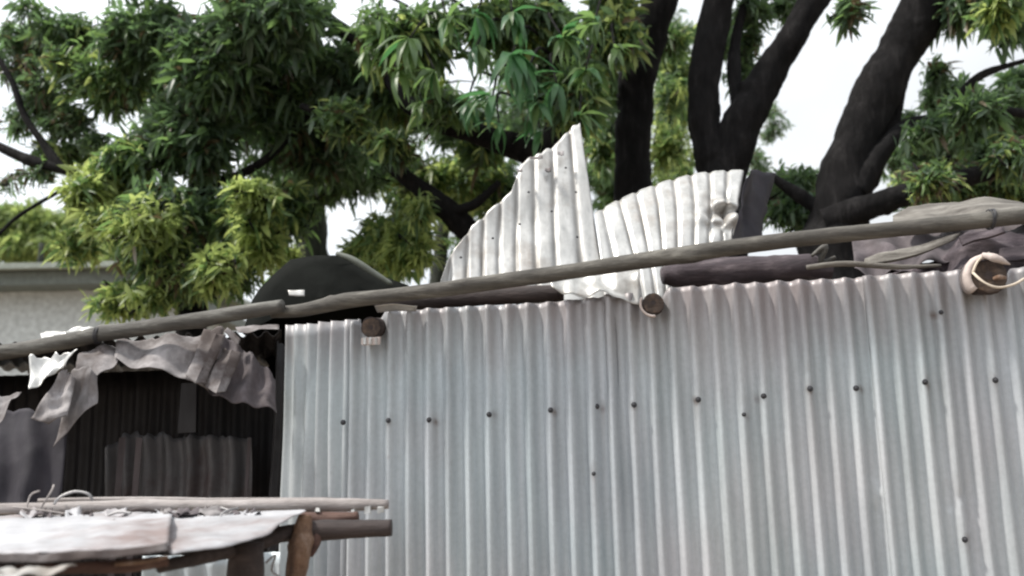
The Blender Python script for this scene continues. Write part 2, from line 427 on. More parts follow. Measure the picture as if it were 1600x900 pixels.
# nails
def nail_mesh():
    bm = bmesh.new()
    bmesh.ops.create_cone(bm, cap_ends=True, segments=12, radius1=.0105, radius2=.0085, depth=.004)
    r = bmesh.ops.create_uvsphere(bm, u_segments=10, v_segments=6, radius=.006)
    for q in r['verts']: q.co.z = q.co.z*.7 + .003
    me = bpy.data.meshes.new('roofing_nail'); bm.to_mesh(me); bm.free(); return me
NM = nail_mesh(); NM.materials.append(NAIL); first = True
def nail(px, py, par, sc=1.0):
    p = PW(px, py)
    if par.name in PROF:
        pf, of_ = PROF[par.name]; su = p.dot(WU); cand = [su + k*.004 for k in range(-5, 6)]
        sb_ = max(cand, key=lambda q: pf(q, p.z) - abs(q-su)*.15)
        p = O0 + WU*sb_ + Vector((0,0,p.z)) + WN*(pf(sb_, p.z) + of_ + .002)
    else: p = PW(px, py, .012)
    o = bpy.data.objects.new('roofing_nail', NM); C.objects.link(o); o.parent = par
    o.matrix_parent_inverse = parent_inv(par)
    o.rotation_euler = (WN + Vector((random.uniform(-.2,.2),0,random.uniform(-.2,.2)))).to_track_quat('Z','Y').to_euler()
    o.location = p; o.scale = (sc,)*3
for px, py in ((536,660),(609,657),(680,656),(772,648),(866,641),(941,635)): nail(px, py, sA if px > 550 else s0)
for px, py in ((991,633),(1087,625),(1183,620),(1264,608),(1345,607),(1167,648),(928,740)): nail(px, py, sB if px > 950 else sA, .75 if py in (648,740) else 1)
for px, py in ((1447,598),(1551,595),(1510,842),(1457,490)): nail(px, py, sC, .8 if py == 490 else 1)
# low sheet standing left of the corner, under the lean-to
low = empty('low_corrugated_sheet', P(320, 900, 2.9)*1 - Vector((0,0,P(320,900,2.9).z)), 'low pale corrugated sheet standing behind the posts under the white tabletop', 'sheet')
top = [P(225,868,2.95), P(345,866,2.95), P(440,862,2.95)]
bot = [Vector((p.x, p.y+.03, 0)) for p in top]
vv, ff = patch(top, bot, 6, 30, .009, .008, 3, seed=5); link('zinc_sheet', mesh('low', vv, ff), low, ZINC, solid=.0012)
vv, ff = tube([Vector((top[0].x-.05,3.0,1.1)), Vector((top[2].x+.02,3.0,1.1))],[.025,.025],8); link('rail', mesh('lr', vv, ff), low, DARKW)

# ------------------------------------------------------------------ poles
def pole(name, pts, rad, mat, label, cat='pole', **kw):
    vv, ff = tube(pts, rad, **kw); me = mesh(name, vv, ff)
    o = link(name, me, None, mat); return setp(o, label, cat)
pp = [(425,486),(470,483),(512,474),(545,467),(600,461),(700,449),(800,435),(900,421),(1000,406),(1100,391),(1200,377),(1300,366),(1400,356),(1500,346),(1640,331)]
pts = [PW(a, b+2, .075+.012*i/14) for i, (a, b) in enumerate(pp)]
rad = [.028,.032,.036,.038,.034,.035,.036,.036,.037,.037,.036,.035,.034,.035,.036]
pole('wooden_pole', pts, [q*.80 for q in rad], POLE, 'long crooked weathered pole running across the top of the fence up to the right', sides=18, seg=6, rough=.035, nscale=4, knots=5, seed=4)
pp = [(-60,556),(0,551),(80,538),(150,524),(220,513),(300,501),(380,488),(442,478)]
pts = [PW(a, b, .12) for a, b in pp]
pole('wooden_pole', pts, [.030,.031,.031,.030,.030,.029,.028,.025], POLED, 'dark straight pole with a pale top edge above the shed roof at the left', sides=18, seg=6, rough=.04, nscale=5, knots=5, seed=9)

for par, cx_, cy_, of_, r0 in (('wooden_pole.001',152,524,.12,.031), ('wooden_pole',1545,343,.085,.031)):
    par = bpy.data.objects[par]
    for k in range(3):
        c = PW(cx_+k*3.2, cy_-k*.5, of_); pts = []
        for q in range(15):
            a_ = 2*math.pi*q/14; pts.append(c + Vector((0,0,1))*math.cos(a_)*(r0+.003) + WN*math.sin(a_)*(r0+.003) + WU*(.004*math.sin(a_*1+k)))
        vv, ff = tube(pts, [.0022]*15, 5, 2, .1, 40, cap=False, seed=k)
        link('lashing', mesh('lashing', vv, ff), par, NAIL)
# rafter ends sticking out through the top edge of the fence
def rafter(px, py, r, label, mat=DARKW, back=1.4, out=.07, rise=.12):
    root = empty('rafter_log', PW(px, py, 0), label, 'log')
    a = PW(px, py, out); b = a - WN*back + Vector((0,0,rise))
    vv, ff = tube([a, a.lerp(b,.3), b], [r, r*.96, r*.9], 16, 6, .07, 9, cap=True, seed=px)
    link('log', mesh('log', vv, ff), root, mat)
    # split cut face: a disc proud of the end with a dished rotten heart
    V_ = []; n_ = 18
    for k in range(n_):
        t_ = 2*math.pi*k/n_; rr = r*(.93+.12*noise.noise(Vector((k*1.3,px,0))))
        V_.append(a + WU*math.cos(t_)*rr + Vector((0,0,1))*math.sin(t_)*rr + WN*.004)
    for k in range(n_):
        t_ = 2*math.pi*k/n_; rr = r*(.6+.2*noise.noise(Vector((k*1.9,px,7))))
        V_.append(a + WU*math.cos(t_)*rr + Vector((0,0,1))*math.sin(t_)*rr + WN*(.007+.005*noise.noise(Vector((k,px,2)))))
    V_.append(a + WN*-.004)
    F_ = [(k, (k+1)%n_, n_+(k+1)%n_, n_+k) for k in range(n_)] + [(n_+k, n_+(k+1)%n_, 2*n_) for k in range(n_)]
    link('cut_face', mesh('cut_face', V_, F_), root, CUT)
    return root, a
r1, a1 = rafter(1021, 474, .040, 'dark round log end poking out of the fence top beside the crumpled sheet')
# peeling bark ring
V_ = []
for k in range(10):
    t_ = R(150+ k*14); 
    for q in (.043, .050): V_.append(a1 + WU*math.cos(t_)*q + Vector((0,0,1))*math.sin(t_)*q + WN*.006)
    V_.append(a1 + WU*math.cos(t_)*.047 + Vector((0,0,1))*math.sin(t_)*.047 - WN*.03)
F_ = []
for k in range(9):
    F_ += [(3*k, 3*k+3, 3*k+4, 3*k+1), (3*k+1, 3*k+4, 3*k+5, 3*k+2)]
link('bark_strip', mesh('bark_strip', V_, F_), r1, BARKPALE, solid=.003)
r2, a2 = rafter(1545, 432, .062, 'broken log end with peeling pale bark and a cord tied round it', out=.10)
V_ = []
for k in range(15):
    t_ = R(40 + k*13); jj = .006*noise.noise(Vector((k*2.1,0,0)))
    for q, w_ in ((.060,.012), (.078+jj,.004), (.073,-.06)): V_.append(a2 + WU*math.cos(t_)*q + Vector((0,0,1))*math.sin(t_)*q*1.02 + WN*w_)
F_ = []
for k in range(14):
    F_ += [(3*k, 3*k+3, 3*k+4, 3*k+1), (3*k+1, 3*k+4, 3*k+5, 3*k+2)]
link('bark_strip', mesh('bark_strip2', V_, F_), r2, BARKPALE, solid=.004)
def fsplint(par, pxs, r, mat, name='splinter'):
    vv, ff = tube([PW(a, b, o) for (a, b, o) in pxs], r, 7, 4, .12, 30); return link(name, mesh(name, vv, ff), par, mat)
fsplint(r2, [(1535,398,.13),(1556,404,.15),(1578,413,.13)], [.008,.014,.003], BARKPALE)
fsplint(r2, [(1552,436,.12),(1563,433,.13),(1571,434,.12)], [.006,.009,.005], TANW)
fsplint(r2, [(1520,426,.13),(1536,440,.165),(1558,449,.175),(1585,444,.16),(1612,430,.12),(1650,424,.10)], [.0042]*6, ROPE, 'cord')
fsplint(r2, [(1520,426,.13),(1528,408,.13),(1545,395,.06)], [.0042]*3, ROPE, 'cord')
r3, a3 = rafter(580, 512, .040, 'short dark rafter end under the pole near the left corner of the fence', back=1.2, out=.05)
V_, F_ = box(PW(580, 533, .055), (.066,.02,.03), Matrix.Rotation(-.15,3,'Z'), .004)
link('block', mesh('block', V_, F_), r3, BARKPALE, smooth=False)
for i in range(3):
    V_, F_ = box(PW(570+9*i, 533, .068), (.008,.012,.026), None, .002); link('wire_loop', mesh('wl', V_, F_), r3, WHITE, smooth=False)
# pale curled lip on the fence top
vv, ff = patch([PW(585,478,.055),PW(615,474,.06),PW(652,478,.03)], [PW(590,488,.02),PW(620,486,.015),PW(650,486,.01)], 1.2, 4, .002, .004, 20, seed=3)
o = link('bent_lip', mesh('bent_lip', vv, ff), fence, WHITE, solid=.001)

# ------------------------------------------------------------------ torn sheets standing behind the pole
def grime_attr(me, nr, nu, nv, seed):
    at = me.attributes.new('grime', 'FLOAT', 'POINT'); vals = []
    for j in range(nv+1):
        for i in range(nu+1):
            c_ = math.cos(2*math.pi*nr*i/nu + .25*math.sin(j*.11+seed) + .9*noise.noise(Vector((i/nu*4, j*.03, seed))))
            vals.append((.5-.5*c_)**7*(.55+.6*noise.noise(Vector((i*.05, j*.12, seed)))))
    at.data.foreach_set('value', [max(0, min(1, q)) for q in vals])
def wall_pt(px, py, Y0, lean, yref):        # leaning back with height
    return P(px, py, Y0 + lean*max(-30, (yref-py))*px_m(Y0))
sa = empty('torn_sheet', P(820, 470, 3.62), 'tall torn white corrugated sheet with a jagged pointed top behind the pole', 'sheet')
tp = [(688,440),(702,400),(740,350),(800,302),(813,262),(832,246),(868,228),(890,203),(906,194)]
bt = [(688,474),(705,474),(742,474),(800,474),(815,474),(840,474),(880,474),(920,474),(950,474)]
us = [(a-688)/(906-688) for a, b in tp]
vv, ff = patch([wall_pt(a,b,3.5,.42,474) for a, b in tp], [wall_pt(a,b,3.5,.42,474) for a, b in bt], 8.2, 40, .0055, .016, 2.0, seed=11, us=us, groove=True, spr=14, ragged=.02, bow=-.02)
me = mesh('torn', vv, ff); grime_attr(me, 8.2, int(8.2*14), 40, 11)
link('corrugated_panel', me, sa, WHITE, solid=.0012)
for (a, b, w_, h_) in ((838,247,20,4),(876,240,10,6),(856,266,10,5),(812,268,8,4)):
    # ragged curled tears along the fold near the top
    q = [wall_pt(a-w_/2,b-h_/2,3.46,.42,474), wall_pt(a+w_/2,b-h_/2-1,3.46,.42,474)]; q2 = [wall_pt(a-w_/2,b+h_/2,3.44,.42,474), wall_pt(a+w_/2,b+h_/2,3.45,.42,474)]
    vv, ff = patch(q, q2, 1, 3, .002, .006, 30, seed=a); link('torn_lip', mesh('torn_lip', vv, ff), sa, OLDZ, solid=.001)
for (a, b) in ((720,402),(770,372),(826,300),(862,330),(884,262),(900,300),(812,350),(902,370)):
    o = bpy.data.objects.new('nail_hole', NM); C.objects.link(o); o.parent = sa; o.matrix_parent_inverse = parent_inv(sa)
    o.location = wall_pt(a, b, 3.47, .42, 474); o.rotation_euler = (R(70), 0, .1); o.scale = (.55, .55, .5)
sb = empty('bent_sheet', P(1050, 470, 3.6), 'bent white corrugated sheet with slanting ridges and a folded dark right edge behind the pole', 'sheet')
tp = [(929,334),(962,315),(1000,298),(1040,284),(1080,273),(1120,268),(1163,265)]
bt = [(945,474),(1000,480),(1030,480),(1046,455),(1085,405),(1112,400),(1143,388)]
us = [0,.15,.32,.48,.65,.82,1]
vv, ff = patch([wall_pt(a,b,3.5,.5,470) for a, b in tp], [wall_pt(a,b,3.42,.5,470) for a, b in bt], 8.4, 34, .006, .016, 2.0, seed=21, us=us, groove=True, spr=14, bow=.03)
# crumple the right-hand corner
for i, q in enumerate(vv):
    d = (q - P(1132, 340, 3.6)); s_ = math.exp(-(d.x**2+d.z**2)/.09**2)
    vv[i] = q + Vector((0, .06*s_*(noise.noise(q*16)*1.6+.1), .03*s_*noise.noise(q*13+Vector((5,0,0)))))
me = mesh('bent', vv, ff); grime_attr(me, 8.4, int(8.4*14), 34, 21)
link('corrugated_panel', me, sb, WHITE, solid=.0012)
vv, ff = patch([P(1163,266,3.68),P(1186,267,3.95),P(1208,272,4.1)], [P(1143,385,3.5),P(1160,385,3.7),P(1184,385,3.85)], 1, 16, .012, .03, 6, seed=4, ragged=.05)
setp(link('folded_flap', mesh('flap', vv, ff), sb, SOOT_SHADE, solid=.0012), 'dark shaded flap folded back from the sheet edge')  # shaded side of the pale sheet; shade is put into its near-black colour
sc_ = setp(link('bent_strip', mesh('strip', *patch([PW(852,424,-.05),PW(900,425,-.06),PW(950,425,-.05),PW(1000,420,-.03)], [PW(862,452,.03),PW(900,466,.035),PW(945,458,.035),PW(1000,476,.03)], 4, 8, .004, .016, 14, seed=8)), None, WHITE, solid=.0012),
   'crumpled white metal strip lying on the fence top just under the pole', 'strip')

# ------------------------------------------------------------------ broken roof members behind the fence top
def logthing(name, pts, rad, mat, label, cat, **kw):
    vv, ff = tube(pts, rad, **kw); return setp(link(name, mesh(name, vv, ff), None, mat), label, cat)
logthing('dark_log', [PW(1035,432,-.10),PW(1075,428,-.12),PW(1140,426,-.13),PW(1210,422,-.13),PW(1262,420,-.12),PW(1300,424,-.12)], [.03,.05,.055,.05,.045,.03], PURP,
   'thick dark crooked log lying along the fence top right of the bent sheet', 'log', sides=16, seg=6, rough=.12, nscale=7, knots=5, seed=6)
logthing('dark_log', [PW(590,474,-.13),PW(680,468,-.13),PW(800,462,-.13),PW(880,458,-.13)], [.035,.038,.036,.034], DARKW,
   'dark straight log lying in shadow behind the fence top left of the torn sheets', 'log', sides=12, seg=5, seed=2)
logthing('thin_branch', [PW(1260,418,-.02),PW(1320,412,-.01),PW(1400,417,-.01),PW(1470,415,-.03)], [.010,.011,.009,.006], THATCH,
   'thin pale greenish branch lying on the fence top under the splintered boards', 'branch', sides=8, seg=6, rough=.1, seed=12)
logthing('thin_branch', [PW(1268,400,-.06),PW(1290,385,-.07),PW(1282,410,-.08),PW(1305,402,-.1)], [.006,.010,.011,.007], POLED,
   'small hooked grey branch stub beside the dark log', 'branch', sides=8, seg=6, rough=.1, seed=13)
def debris(name, top, bot, nr, mat, label, cat, amp, crum, seed, ragged=.08, nv=22, cs=6, solid=.002):
    vv, ff = patch([PW(*a) for a in top], [PW(*a) for a in bot], nr, nv, amp, crum, cs, seed=seed, ragged=ragged, stiff=True, spr=14)
    return setp(link(name, mesh(name, vv, ff), None, mat, solid=solid), label, cat)
debris('roof_sheet', [(1330,374,-.45),(1420,345,-.55),(1520,334,-.6),(1660,322,-.65)], [(1336,420,-.14),(1420,414,-.12),(1500,400,-.14),(1660,372,-.2)], 6, DEBZ,
   'crumpled grey roof sheet with a folded ridge under the right end of the long pole', 'sheet', .014, .06, 31, cs=5)
debris('roof_sheet', [(1380,428,-.22),(1460,398,-.2),(1540,372,-.2),(1660,350,-.22)], [(1380,440,-.1),(1460,436,-.09),(1560,432,-.09),(1660,428,-.1)], 2, PURP,
   'dark purple-grey stained roof sheet sloping down to the fence top beside the tied log end', 'sheet', .012, .08, 33, cs=6)
debris('splintered_board', [(1352,408,-.07),(1400,392,-.07),(1460,376,-.075),(1500,366,-.08)], [(1350,420,-.04),(1400,408,-.05),(1450,392,-.06),(1492,376,-.07)], 1, THATCH,
   'pale splintered board slanting up to the right below the pole', 'board', .003, .012, 35, .12, solid=.012)
debris('splintered_board', [(1498,372,-.07),(1540,360,-.07),(1566,354,-.07)], [(1504,384,-.05),(1540,372,-.05),(1570,362,-.05)], 1, PURP,
   'short grey splinter of board above the tied log end', 'board', .003, .010, 36, .12, solid=.01)
debris('splintered_board', [(1395,338,-.3),(1450,318,-.34),(1530,314,-.36),(1660,322,-.36)], [(1395,352,-.2),(1450,348,-.2),(1530,342,-.2),(1660,335,-.2)], 2, THATCH,
   'wide grey weathered board lying above the right end of the long pole', 'board', .006, .02, 37, .05, solid=.015)
debris('splintered_board', [(1560,392,-.12),(1600,384,-.12),(1660,376,-.12)], [(1560,410,-.09),(1600,404,-.09),(1660,396,-.09)], 1, PURP,
   'dull purple board at the right edge behind the tied log end', 'board', .003, .012, 38, .08, solid=.012)

# ------------------------------------------------------------------ black tarpaulin hump
hump = empty('tarpaulin_hump', P(510, 480, 4.3), 'black arched tarpaulin hump rising behind the pole between shed and torn sheet', 'tarpaulin')
out = [(380,520),(394,470),(406,452),(426,430),(456,410),(492,400),(526,400),(558,412),(592,430),(636,446),(690,470)]
V_ = []; nz_ = 10
for j in range(nz_+1):
    for k, (a, b) in enumerate(out):
        c0 = P(510, 470, 4.1); p = P(a, b, 4.1)
        if j < 4: q = c0.lerp(p, [0,.4,.75,1][j]); q.y = 4.1 - .1*(1-[0,.4,.75,1][j]) + .03*noise.noise(q*5)
        else: q = p.copy(); q.y += (j-3)*.16; q.z -= .012*(j-3)**2
        q += Vector((0,-.05*abs(noise.noise(q*5)),.018*noise.noise(q*8)+.010*noise.noise(q*19))); V_.append(q)
m_ = len(out)
F_ = [(j*m_+k, j*m_+k+1, (j+1)*m_+k+1, (j+1)*m_+k) for j in range(nz_) for k in range(m_-1)]
link('tarpaulin_cover', mesh('tc', V_, F_), hump, TARP)
vv, ff = tube([P(526,396,4.02),P(552,406,4.0),P(580,424,4.0),P(612,444,4.0)], [.010,.014,.014,.01], 8, 5, .1)
link('edge_strip', mesh('hump_strip', vv, ff), hump, TARPE)  # paler strip along the hump's right edge
vv, ff = patch([P(450,454,3.97),P(476,453,3.97)], [P(452,462,3.96),P(476,463,3.96)], 1, 3, .001, .003, 20)
link('pale_patch', mesh('pp', vv, ff), hump, WHITE, solid=.002)

# ------------------------------------------------------------------ dark shed with crumpled roof at the left
shed = empty('collapsed_shed', Vector((-1.6, 4.0, 0)), 'dark open shed with a crumpled torn grey metal roof under the pole at the left', 'shed')
def Q(a): return P(*a)
def shp(name, top, bot, nr, mat, amp=.006, crum=.02, cs=6, seed=0, ragged=.06, nv=26, label=None, bow=0, us=None):
    vv, ff = patch([Q(a) for a in top], [Q(a) for a in bot], nr, nv, amp, crum, cs, seed=seed, ragged=ragged, bow=bow, us=us, stiff=True, spr=12)
    me = mesh(name, vv, ff); o = link(name, me, shed, mat, solid=.0015)
    me.set_sharp_from_angle(angle=R(24))
    if label: o['label'] = label
    return o
# roof deck
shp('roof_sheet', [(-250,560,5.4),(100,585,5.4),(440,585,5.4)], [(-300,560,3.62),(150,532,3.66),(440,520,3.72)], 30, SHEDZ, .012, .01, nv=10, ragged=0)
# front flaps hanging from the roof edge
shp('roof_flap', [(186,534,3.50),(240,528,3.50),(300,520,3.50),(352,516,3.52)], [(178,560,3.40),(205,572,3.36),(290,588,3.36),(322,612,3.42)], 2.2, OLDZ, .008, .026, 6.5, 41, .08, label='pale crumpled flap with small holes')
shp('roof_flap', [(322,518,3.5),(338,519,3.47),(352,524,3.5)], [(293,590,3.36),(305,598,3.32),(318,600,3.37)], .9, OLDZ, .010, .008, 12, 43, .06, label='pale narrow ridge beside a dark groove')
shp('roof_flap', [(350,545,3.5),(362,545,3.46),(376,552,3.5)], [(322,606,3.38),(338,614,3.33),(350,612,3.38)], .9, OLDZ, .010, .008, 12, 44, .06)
shp('roof_flap', [(346,522,3.62),(366,530,3.6),(392,556,3.58),(432,590,3.56)], [(316,604,3.44),(345,622,3.42),(385,632,3.42),(434,642,3.46)], 3.4, DEBZ, .012, .026, 6, 46, .06, label='shaded grimy flap sloping down beside the fence corner')  # shade on this flap is put into its darker zinc colour
shp('roof_flap', [(355,512,3.56),(368,520,3.55),(376,530,3.55)], [(350,518,3.54),(362,530,3.53),(372,540,3.53)], 1, OLDZ, .002, .006, 12, 48, .02)
shp('roof_flap', [(128,552,3.45),(160,540,3.47),(196,540,3.5)], [(116,585,3.35),(150,592,3.33),(186,560,3.4)], 1.6, OLDZ, .006, .024, 8, 45, .1)
shp('roof_flap', [(116,580,3.35),(136,570,3.33),(152,588,3.33)], [(86,700,3.28),(108,668,3.28),(150,628,3.3)], 1.4, OLDZ, .010, .022, 7, 47, .08, label='long torn strip hanging down')
shp('roof_flap', [(48,560,3.30),(84,554,3.3),(124,548,3.3)], [(46,612,3.22),(64,602,3.24),(98,572,3.28)], 2, WHITE, .008, .02, 9, 49, .12, label='bright white crumpled corner')
shp('roof_flap', [(102,578,3.3),(110,584,3.29),(118,594,3.29)], [(48,654,3.2),(76,662,3.2),(106,650,3.22)], 1.2, OLDZ, .006, .02, 14, 51, .08)
shp('roof_flap', [(-60,625,3.2),(-10,618,3.2),(34,612,3.22)], [(-60,700,3.1),(-12,668,3.1),(12,640,3.14)], 2, OLDZ, .006, .02, 10, 53, .08)
shp('roof_flap', [(62,520,3.60),(90,512,3.62),(150,514,3.64)], [(66,532,3.5),(100,532,3.5),(150,530,3.5)], 1.5, WHITE, .004, .02, 14, 54, .1, label='pale crumpled scrap lying behind the dark pole')
shp('roof_flap', [(368,512,3.62),(400,508,3.62),(436,508,3.62)], [(372,520,3.55),(400,516,3.55),(436,514,3.55)], 1, OLDZ, .003, .01, 14, 56, .05)
# debris fabric hanging lower left
shp('dark_cloth', [(-60,655,3.45),(30,640,3.45),(110,655,3.45)], [(-60,800,3.3),(30,800,3.3),(95,790,3.35)], 3, SOOT_SHADE, .012, .03, 3, 57, .03, label='dark sagging cloth in the shadow')
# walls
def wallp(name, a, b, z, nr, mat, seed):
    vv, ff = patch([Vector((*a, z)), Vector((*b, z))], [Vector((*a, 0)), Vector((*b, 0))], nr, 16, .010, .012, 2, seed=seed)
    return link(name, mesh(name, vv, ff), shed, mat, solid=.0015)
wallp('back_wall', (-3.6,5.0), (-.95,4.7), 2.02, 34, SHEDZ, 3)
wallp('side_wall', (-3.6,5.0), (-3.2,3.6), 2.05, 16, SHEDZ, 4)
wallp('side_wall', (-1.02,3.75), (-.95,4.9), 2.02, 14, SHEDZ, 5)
b0 = P(297, 600, 3.9)
V_, F_ = box(Vector((b0.x, 3.9, (P(297,598,3.9).z+P(297,676,3.9).z)/2)), (.07,.03,P(297,598,3.9).z-P(297,676,3.9).z), None, .004)
link('hanging_board', mesh('hb', V_, F_), shed, SHEDZ, smooth=False)
for px in (-40,):
    b = P(px, 700, 3.75); vv, ff = tube([Vector((b.x,b.y,0)), Vector((b.x+.02,b.y,1)), Vector((b.x,b.y,1.98))], [.035]*3, 10, 6, .08, seed=px)
    link('post', mesh('post', vv, ff), shed, DARKW if px > 300 else PURP)
# sheeting and slats at the back; faint light is put into the sheet's colour
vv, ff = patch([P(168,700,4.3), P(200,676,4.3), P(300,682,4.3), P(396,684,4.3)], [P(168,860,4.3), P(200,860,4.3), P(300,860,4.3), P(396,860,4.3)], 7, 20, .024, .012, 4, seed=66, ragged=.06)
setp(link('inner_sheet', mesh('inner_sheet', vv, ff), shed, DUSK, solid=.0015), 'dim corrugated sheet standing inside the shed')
for px, w_ in ((184,.03),(211,.028),(384,.018)):
    a = P(px, 684, 4.2); b = P(px+2, 800, 4.2)
    V_, F_ = box((a+b)/2 - Vector((0,0,.2)), (w_, .014, (a-b).length+.4), Matrix.Rotation(.02,3,'Y'), .003)
    link('batten', mesh('batten', V_, F_), shed, DEBZ, smooth=False)

# ------------------------------------------------------------------ lean-to with white sheet tops in the foreground
lt = empty('lean_to_table', P(300, 900, 2.2) - Vector((0,0,P(300,900,2.2).z)), 'makeshift wooden stand topped with flattened white metal sheets in the lower left', 'stand')
def ltp(name, top, bot, nr, mat, amp, crum, cs, seed, label=None, nv=20, ragged=.04, solid=.002, us=None):
    vv, ff = patch([Q(a) for a in top], [Q(a) for a in bot], nr, nv, amp, crum, cs, seed=seed, ragged=ragged, us=us)
    for i in range(len(vv)): pass
    o = link(name, mesh(name, vv, ff), lt, mat, solid=solid)
    if label: o['label'] = label
    return o
ltp('top_sheet', [(-80,806,2.5),(60,806,2.5),(170,802,2.5),(270,804,2.5)], [(-80,868,1.78),(60,866,1.78),(170,862,1.8),(262,850,1.84)], 7, TOPM, .0008, .012, 4, 61, 'larger flattened white sheet at the left')
ltp('rolled_edge', [(-80,866,1.775),(60,864,1.775),(170,860,1.795),(262,848,1.835)], [(-80,880,1.77),(60,878,1.77),(170,873,1.79),(262,861,1.83)], 6, OLDZ, .002, .012, 9, 62, nv=6)
ltp('top_sheet', [(195,803,2.48),(300,801,2.47),(400,800,2.46),(476,798,2.45)], [(268,870,1.86),(350,856,1.95),(420,836,2.1),(478,802,2.4)], 5, TOPM, .0008, .012, 4, 63, 'smaller white sheet overlapping at the right')
ltp('under_sheet', [(-80,888,1.74),(30,890,1.74),(120,886,1.74)], [(-80,915,1.55),(30,905,1.6),(100,898,1.66)], 3, WHITE, .004, .012, 10, 64)
def lpost(name, pts, rad, mat, seed=1, sides=12, **kw):
    vv, ff = tube([Q(a) for a in pts], rad, sides, 6, .08, 9, seed=seed, **kw); return link(name, mesh(name, vv, ff), lt, mat)
lpost('back_rail', [(-80,797,2.52),(100,794,2.52),(250,791,2.52),(400,790,2.5),(520,789,2.5),(607,788,2.5)], [.016,.017,.018,.018,.018,.013], RAIL, 1, knots=4)
lpost('back_rail', [(60,782,2.56),(200,780,2.56),(350,781,2.56),(520,780,2.56)], [.006,.007,.006,.005], RAIL, 3)
lpost('cross_log', [(430,836,2.42),(500,829,2.42),(560,827,2.42),(612,825,2.42)], [.020,.027,.025,.021], DARKW, 5)
lpost('cross_log', [(470,812,2.47),(520,812,2.47),(560,806,2.47)], [.022,.020,.012], REDW, 6)
lpost('cross_log', [(250,886,2.0),(330,868,2.15),(400,852,2.3),(480,822,2.44)], [.014,.016,.016,.014], DARKW, 8)
lpost('front_rail', [(-60,893,1.82),(110,888,1.84),(200,884,1.88),(262,876,1.92)], [.012,.012,.013,.012], REDW, 9)
lpost('front_rail', [(180,882,1.83),(225,878,1.84),(262,870,1.86)], [.004,.005,.004], TANW, 10)
pa = Q((385,848,2.25)); lt_post = [pa, Vector((pa.x+.004, 2.25, .9)), Vector((pa.x+.01, 2.25, 0))]
vv, ff = tube(lt_post, [.044,.046,.05], 12, 8, .07, 8, seed=3); link('post', mesh('post', vv, ff), lt, DARKW)
pa = Q((478,806,2.4)); pb = Q((462,900,2.36)); pc = pb + (pb-pa)*1.0; 
vv, ff = tube([pa, pa.lerp(pb,.35), pb, Vector((pc.x,pc.y,.9)), Vector((pc.x-.02,pc.y,0))], [.017,.026,.028,.03,.036], 12, 8, .16, 12, seed=13, knots=4)
setp(link('post', mesh('post', vv, ff), lt, TANW), 'tan post with stripped bark')
pa = Q((497,830,2.41)); pb = Q((486,870,2.39))
vv, ff = tube([pa, pa.lerp(pb,.5), pb], [.016,.014,.004], 8, 4, .2, 20, seed=4); link('bark_strip', mesh('bs', vv, ff), lt, REDW)
pa = Q((-40,880,1.85)); vv, ff = tube([pa, Vector((pa.x,pa.y,0))], [.04,.045], 10); link('post', mesh('post', vv, ff), lt, DARKW)
for i, (a, b, s_) in enumerate(((552,800,.012),(574,797,.016),(596,797,.016),(553,811,.009),(497,797,.010),(494,812,.010))):
    V_, F_ = box(Q((a,b,2.475 if i < 4 else 2.46)), (s_,.012,s_*1.1), None, .003); link('pale_chip', mesh('chip', V_, F_), lt, WHITE, smooth=False)
# crumpled foil-like scraps and broken edges caught under the back rail
rs = random.Random(3)
for k in range(17):
    a = rs.uniform(0, 440); w_ = rs.uniform(10, 34); y0 = 799+rs.uniform(-3,3)
    vv, ff = patch([Q((a,y0,2.47)),Q((a+w_*.5,y0-rs.uniform(0,5),2.48)),Q((a+w_,y0+1,2.47))], [Q((a-3,y0+8,2.40)),Q((a+w_*.5,y0+rs.uniform(7,14),2.36)),Q((a+w_+2,y0+8,2.40))], 1.2, 6, .004, .016, 22, seed=70+k, ragged=.25)
    link('scrap', mesh('scrap', vv, ff), lt, rs.choice([TOPM, OLDZ, TOPM, DEBZ]), solid=.001)
for (a, b, w_) in ((95,806,22),(205,798,40),(300,812,24),(128,803,16)):
    vv, ff = tube([Q((a,b,2.42)),Q((a+w_*.5,b-2,2.42)),Q((a+w_,b+1,2.42))],[.004,.007,.003],6,4,.25,30,seed=int(a)); link('twig', mesh('twig', vv, ff), lt, DARKW)
# twigs and wire on the rail
tw = [[(60,800,2.45),(66,790,2.44),(80,768,2.45),(84,758,2.5)], [(84,788,2.45),(95,776,2.46),(118,768,2.47),(138,772,2.47),(145,782,2.48)],
      [(40,798,2.45),(48,774,2.47),(62,767,2.47)], [(168,806,2.38),(185,800,2.38),(205,802,2.38)], [(345,793,2.44),(362,800,2.42),(348,806,2.4)], [(326,812,2.36),(338,814,2.34),(350,800,2.38),(372,794,2.44)],
      [(20,792,2.44),(60,797,2.44),(120,806,2.42),(150,816,2.3),(180,812,2.3)]]
for i, t_ in enumerate(tw):
    vv, ff = tube([Q(a) for a in t_], [.0032 if i != 1 else .004]*len(t_), 6, 5, .2, 30, seed=i)
    o = link('wire' if i in (1,3,4) else 'twig', mesh('twig', vv, ff), lt, WIRE if i in (1,3,4,5) else RAIL)
# wire between the posts
vv, ff = tube([Q((415,880,2.33)),Q((430,868,2.34)),Q((425,892,2.34)),Q((445,905,2.35))], [.003]*4, 6, 6); link('wire', mesh('wire', vv, ff), lt, WIRE)

